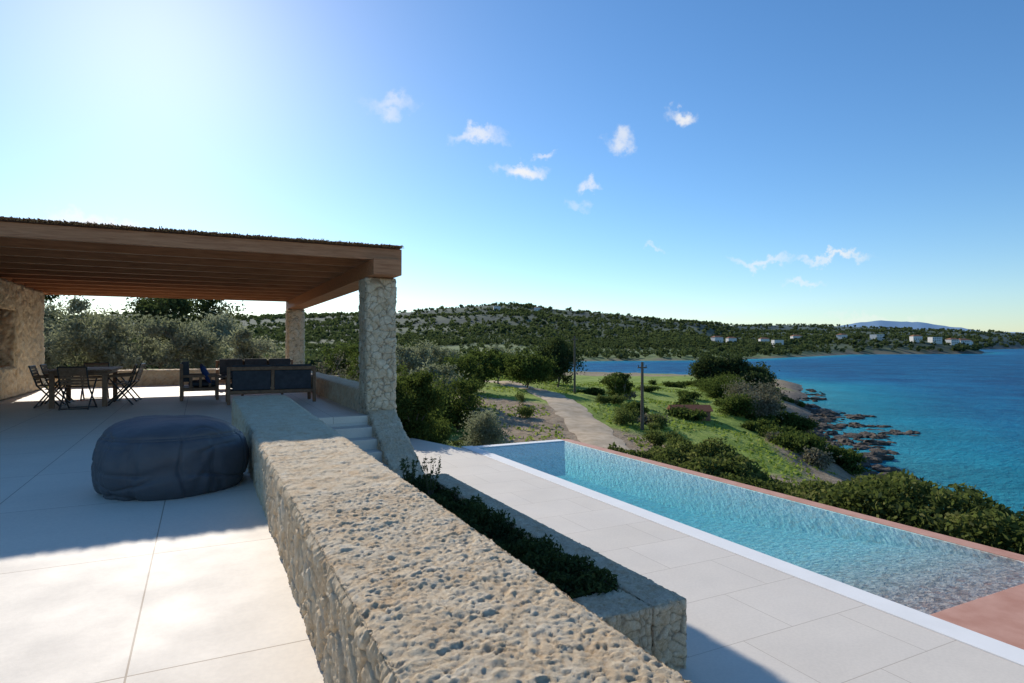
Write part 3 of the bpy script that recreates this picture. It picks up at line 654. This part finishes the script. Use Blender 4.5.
def rocks(name,items,mat):
    VV=[];FF=[];base=0
    bm=bmesh.new(); bmesh.ops.create_icosphere(bm,subdivisions=3,radius=1); U=np.array([v.co[:] for v in bm.verts]); UF=np.array([[v.index for v in f.verts] for f in bm.faces]); bm.free()
    for k,(x,y,z,s_) in enumerate(items):
        F1,F2,ID,of=worley(U*1.1+k*7.3,3,True); g=np.stack([_h((ID*9999).astype(np.int64),np.zeros(len(U),np.int64)+q,np.zeros(len(U),np.int64),5)-.5 for q in range(3)],1)
        q=U*(.85+.35*(ID-.5)+.9*np.sum(of*g,1)+.15*fbm(U*4+k*3,3,k))[:,None]*np.array([random.uniform(.8,2.0),random.uniform(.8,1.6),random.uniform(.3,.7)])*s_
        a=random.uniform(0,3.14); q=np.stack([q[:,0]*math.cos(a)-q[:,1]*math.sin(a),q[:,0]*math.sin(a)+q[:,1]*math.cos(a),q[:,2]],1)
        VV.append(q+np.array([x,y,z])); FF.append(UF+base); base+=len(U)
    return np_mesh(name,np.vstack(VV),np.vstack(FF),[mat],smooth=False)
M_rock=simple('shore_rock',(.045,.037,.03),(.16,.13,.10),2.5,.9,.2,.8,6,.15)
it=[]
for k in range(260):
    i_=random.choice([4,5,5,6,6,6,7,7,7,8,8,9,10]); t_=random.random(); p=SP[i_]*(1-t_)+SP[i_+1]*t_; q=p+rng.normal(size=2)*1.8
    it.append((q[0],q[1],SEA+random.uniform(-.2,.1),random.choice([.25,.35,.5,.5,.8,1.2])))
for (cx_,cy_,nn_) in ((62,41,22),(67,45,30),(74,50,22),(56,37.5,12),(82,57,14),(72,44,8)):
    for k in range(nn_): it.append((cx_+random.gauss(0,2.2),cy_+random.gauss(0,.9),SEA+random.uniform(-.2,.06),random.uniform(.25,.9)))
rocks('shore_rocks',it,M_rock)
M_rub=simple('rubble',(.26,.22,.18),(.42,.37,.31),6,.9,.2,.6,30,.03)
it=[]
for k in range(90):
    x=random.uniform(6,12);y=random.uniform(15.2,24); it.append((x,y,H1(x,y)+.04,random.uniform(.06,.22)))
for k in range(50):
    y=random.uniform(15.3,17.0); x=random.uniform(6.2,9.2); it.append((x,y,H1(x,y)+.1,random.uniform(.08,.2)))
rocks('rubble_stones',it,M_rub)
def pole(x,y,h):
    z=H1(x,y)-.3; b=MB(); b.tube((x,y,z),(x,y,z+h+.3),.12,.08,10); b.box(x-.3,x+.3,y-.04,y+.04,z+h-.1,z+h-.02,0,rz=-.4)
    for q in(-.25,0,.25): b.tube((x+q*math.cos(-.4),y+q*math.sin(-.4),z+h-.02),(x+q*math.cos(-.4),y+q*math.sin(-.4),z+h+.12),.03,.02,6,1)
    return b.obj('utility_pole',[M_bark,M_metal])
pole(32.4,50.9,5.6); pole(25.6,32.1,4.4)
M_wh=simple('white_render',(.62,.61,.57),(.74,.72,.68),1,.9,.1); M_tile=simple('roof_tiles',(.26,.12,.07),(.36,.18,.11),1,.9,.1); M_win=simple('window_glass',(.03,.04,.05),(.05,.06,.07),1,.2,.5)
b=MB(); b.box(-1.5,1.5,-.9,.9,-.5,.55,0); b.add([(-1.7,-1.1,.55),(1.7,-1.1,.55),(1.7,1.1,.55),(-1.7,1.1,.55),(-1.7,0,1.0),(1.7,0,1.0)],[(0,1,5,4),(1,2,5),(2,3,4,5),(3,0,4),(3,2,1,0)],1); b.box(-.35,.35,-.93,-.9,-.4,.45,2)
b.obj('garden_shed',[simple('brick_wall',(.26,.12,.08),(.36,.18,.12),6,.9,.1),simple('rusty_roof',(.20,.075,.04),(.28,.12,.07),6,.9,.1),M_teak],xf=(36.7,39.8,H1(36.7,39.8)+.1,-.5))
def housef(x,y,w,d,h,rot,roof=True):
    b=MB(); b.box(-w/2,w/2,-d/2,d/2,-4,h,0)
    if roof:
        e=.4; b.add([(-w/2-e,-d/2-e,h),(w/2+e,-d/2-e,h),(w/2+e,d/2+e,h),(-w/2-e,d/2+e,h),(-w/4,0,h+d*.22),(w/4,0,h+d*.22)],[(0,1,5,4),(1,2,5),(2,3,4,5),(3,0,4),(3,2,1,0)],1)
    else: b.box(-w/2-.15,w/2+.15,-d/2-.15,d/2+.15,h,h+.3,0)
    nf=max(1,int(h//2.8))
    for f_ in range(nf):
        for q in range(int(w//2.6)):
            xx_=-w/2+1.3+q*2.6; z=f_*2.8+1; 
            for s_ in(-1,1): b.box(xx_-.5,xx_+.5,s_*(d/2)-.03,s_*(d/2)+.03,z,z+1.3,2)
    b.obj('white_house',[M_wh,M_tile,M_win],xf=(x,y,H1(x,y)+1.6,rot))
for (x,y,w,h,rf) in [(640,560,10,5,1),(700,560,11,5.2,1),(735,520,10,5,1),(760,490,12,5.6,0),(790,460,10,5,1),(812,450,11,5.4,0),(840,445,11,5.4,1),(872,450,14,5.8,1),(905,465,11,5.4,0),(930,475,10,5,1),(960,490,11,5,1),(990,505,10,5,0),(470,470,9,5.2,1),(500,480,8,5,1),(520,1100,12,5,0),(600,1080,10,5,1),(540,455,9,5,0)]:
    if float(shore_sd(np.array([x]),np.array([y]))[0])>5: housef(x,y,w*1.1,w*.8,h*1.05,random.uniform(-.6,.1),bool(rf))
# ---------------------------------------------------------------- sky and sun
EL=math.radians(26); sx,sy=-.06,.9982
SD=Vector((sx*math.cos(EL),sy*math.cos(EL),math.sin(EL))).normalized()
sun=bpy.data.lights.new('sun','SUN'); sun.energy=5.0; sun.angle=math.radians(.5); sun.color=(1,.93,.83)
so=link(bpy.data.objects.new('sun',sun)); so.rotation_euler=(-SD).to_track_quat('-Z','Y').to_euler(); so.location=(-20,60,40)
w=bpy.data.worlds.new('World'); S.world=w; w.use_nodes=True; t=NT(w); bg=t.n['Background']; out=t.n['World Output']
sky=t.new('ShaderNodeTexSky'); sky.sky_type='NISHITA'; sky.sun_disc=False; sky.sun_elevation=EL; sky.sun_rotation=math.atan2(sx,sy)
sky.altitude=0; sky.air_density=1.0; sky.dust_density=.20; sky.ozone_density=3.0
hs=t.new('ShaderNodeHueSaturation'); hs.inputs['Saturation'].default_value=1.2
t.L(sky.outputs[0],hs.inputs['Color'])
tc=t.new('ShaderNodeTexCoord'); sz=t.new('ShaderNodeSeparateXYZ'); t.L(tc.outputs['Generated'],sz.inputs[0])
tint=ramp(t,[(0.0,(.82,.90,1.0)),(.16,(.87,.94,1.0)),(.34,(.92,.95,1.0)),(.7,(.95,.95,.97))],sz.outputs[2])
tn=mixc(t,1.0,hs.outputs[0],tint,'MULTIPLY')
t.L(tn,bg.inputs[0]); bg.inputs[1].default_value=.15
nn=t.new('ShaderNodeTexNoise'); nn.inputs['Scale'].default_value=26; nn.inputs['Detail'].default_value=6; nn.inputs['Roughness'].default_value=.62; t.L(tc.outputs['Generated'],nn.inputs['Vector'])
sb=t.new('ShaderNodeVectorMath',operation='SUBTRACT'); t.L(nn.outputs['Color'],sb.inputs[0]); sb.inputs[1].default_value=(.5,.5,.5)
sc=t.new('ShaderNodeVectorMath',operation='SCALE'); t.L(sb.outputs[0],sc.inputs[0]); sc.inputs['Scale'].default_value=.08
ad=t.new('ShaderNodeVectorMath',operation='ADD'); t.L(tc.outputs['Generated'],ad.inputs[0]); t.L(sc.outputs[0],ad.inputs[1])
clouds=[(15.6,20.8,2.0,.8,.45),(23.8,18.7,2.3,.7,.7),(27.7,15.6,2.2,.7,.9),(29.8,17.0,.8,.4,.5),(34.1,14.4,1.0,.5,.6),(37.0,18.0,1.3,.9,.65),(42.0,19.3,1.3,.7,.85),(48.5,7.2,2.5,.4,.55),(54.3,7.0,2.8,.35,.7),(51.8,5.4,1.6,.3,.45),(-6.5,9.2,4.2,.6,.9),(39.8,8.8,.9,.25,.3),(32.5,12.8,1.0,.5,.3),(57,2.0,4,.4,.3)]
acc=None
for a,e,wd,ht,st in clouds:
    a=math.radians(a);e=math.radians(e); c=Vector((math.sin(a)*math.cos(e),math.cos(a)*math.cos(e),math.sin(e))); rt=Vector((math.cos(a),-math.sin(a),0)); up=rt.cross(c)
    s1=t.new('ShaderNodeVectorMath',operation='SUBTRACT'); t.L(ad.outputs[0],s1.inputs[0]); s1.inputs[1].default_value=c
    d1=t.new('ShaderNodeVectorMath',operation='DOT_PRODUCT'); t.L(s1.outputs[0],d1.inputs[0]); d1.inputs[1].default_value=rt/math.radians(wd)
    d2=t.new('ShaderNodeVectorMath',operation='DOT_PRODUCT'); t.L(s1.outputs[0],d2.inputs[0]); d2.inputs[1].default_value=up/math.radians(ht)
    d3=t.new('ShaderNodeVectorMath',operation='DOT_PRODUCT'); t.L(s1.outputs[0],d3.inputs[0]); d3.inputs[1].default_value=c*3
    cb=t.new('ShaderNodeCombineXYZ'); 
    for q,dd in enumerate((d1,d2,d3)): t.L(dd.outputs['Value'],cb.inputs[q])
    ln=t.new('ShaderNodeVectorMath',operation='LENGTH'); t.L(cb.outputs[0],ln.inputs[0])
    mr=t.new('ShaderNodeMapRange'); mr.interpolation_type='SMOOTHSTEP'; mr.inputs[1].default_value=1.35; mr.inputs[2].default_value=.1; mr.inputs[3].default_value=0; mr.inputs[4].default_value=st; t.L(ln.outputs['Value'],mr.inputs[0])
    if acc is None: acc=mr.outputs[0]
    else:
        mx=t.new('ShaderNodeMath',operation='MAXIMUM'); t.L(acc,mx.inputs[0]); t.L(mr.outputs[0],mx.inputs[1]); acc=mx.outputs[0]
bg2=t.new('ShaderNodeBackground'); bg2.inputs[0].default_value=(1,.99,.98,1); bg2.inputs[1].default_value=.95
ms=t.new('ShaderNodeMixShader'); t.L(acc,ms.inputs[0]); t.L(bg.outputs[0],ms.inputs[1]); t.L(bg2.outputs[0],ms.inputs[2]); t.L(ms.outputs[0],out.inputs[0])
# ---------------------------------------------------------------- camera
cam=bpy.data.cameras.new('camera'); cam.sensor_width=36; cam.lens=21.8; cam.shift_y=.0034; cam.clip_start=.05; cam.clip_end=60000
co=link(bpy.data.objects.new('camera',cam)); co.location=(0,0,1.3); co.rotation_euler=(math.pi/2,0,-YAW); S.camera=co
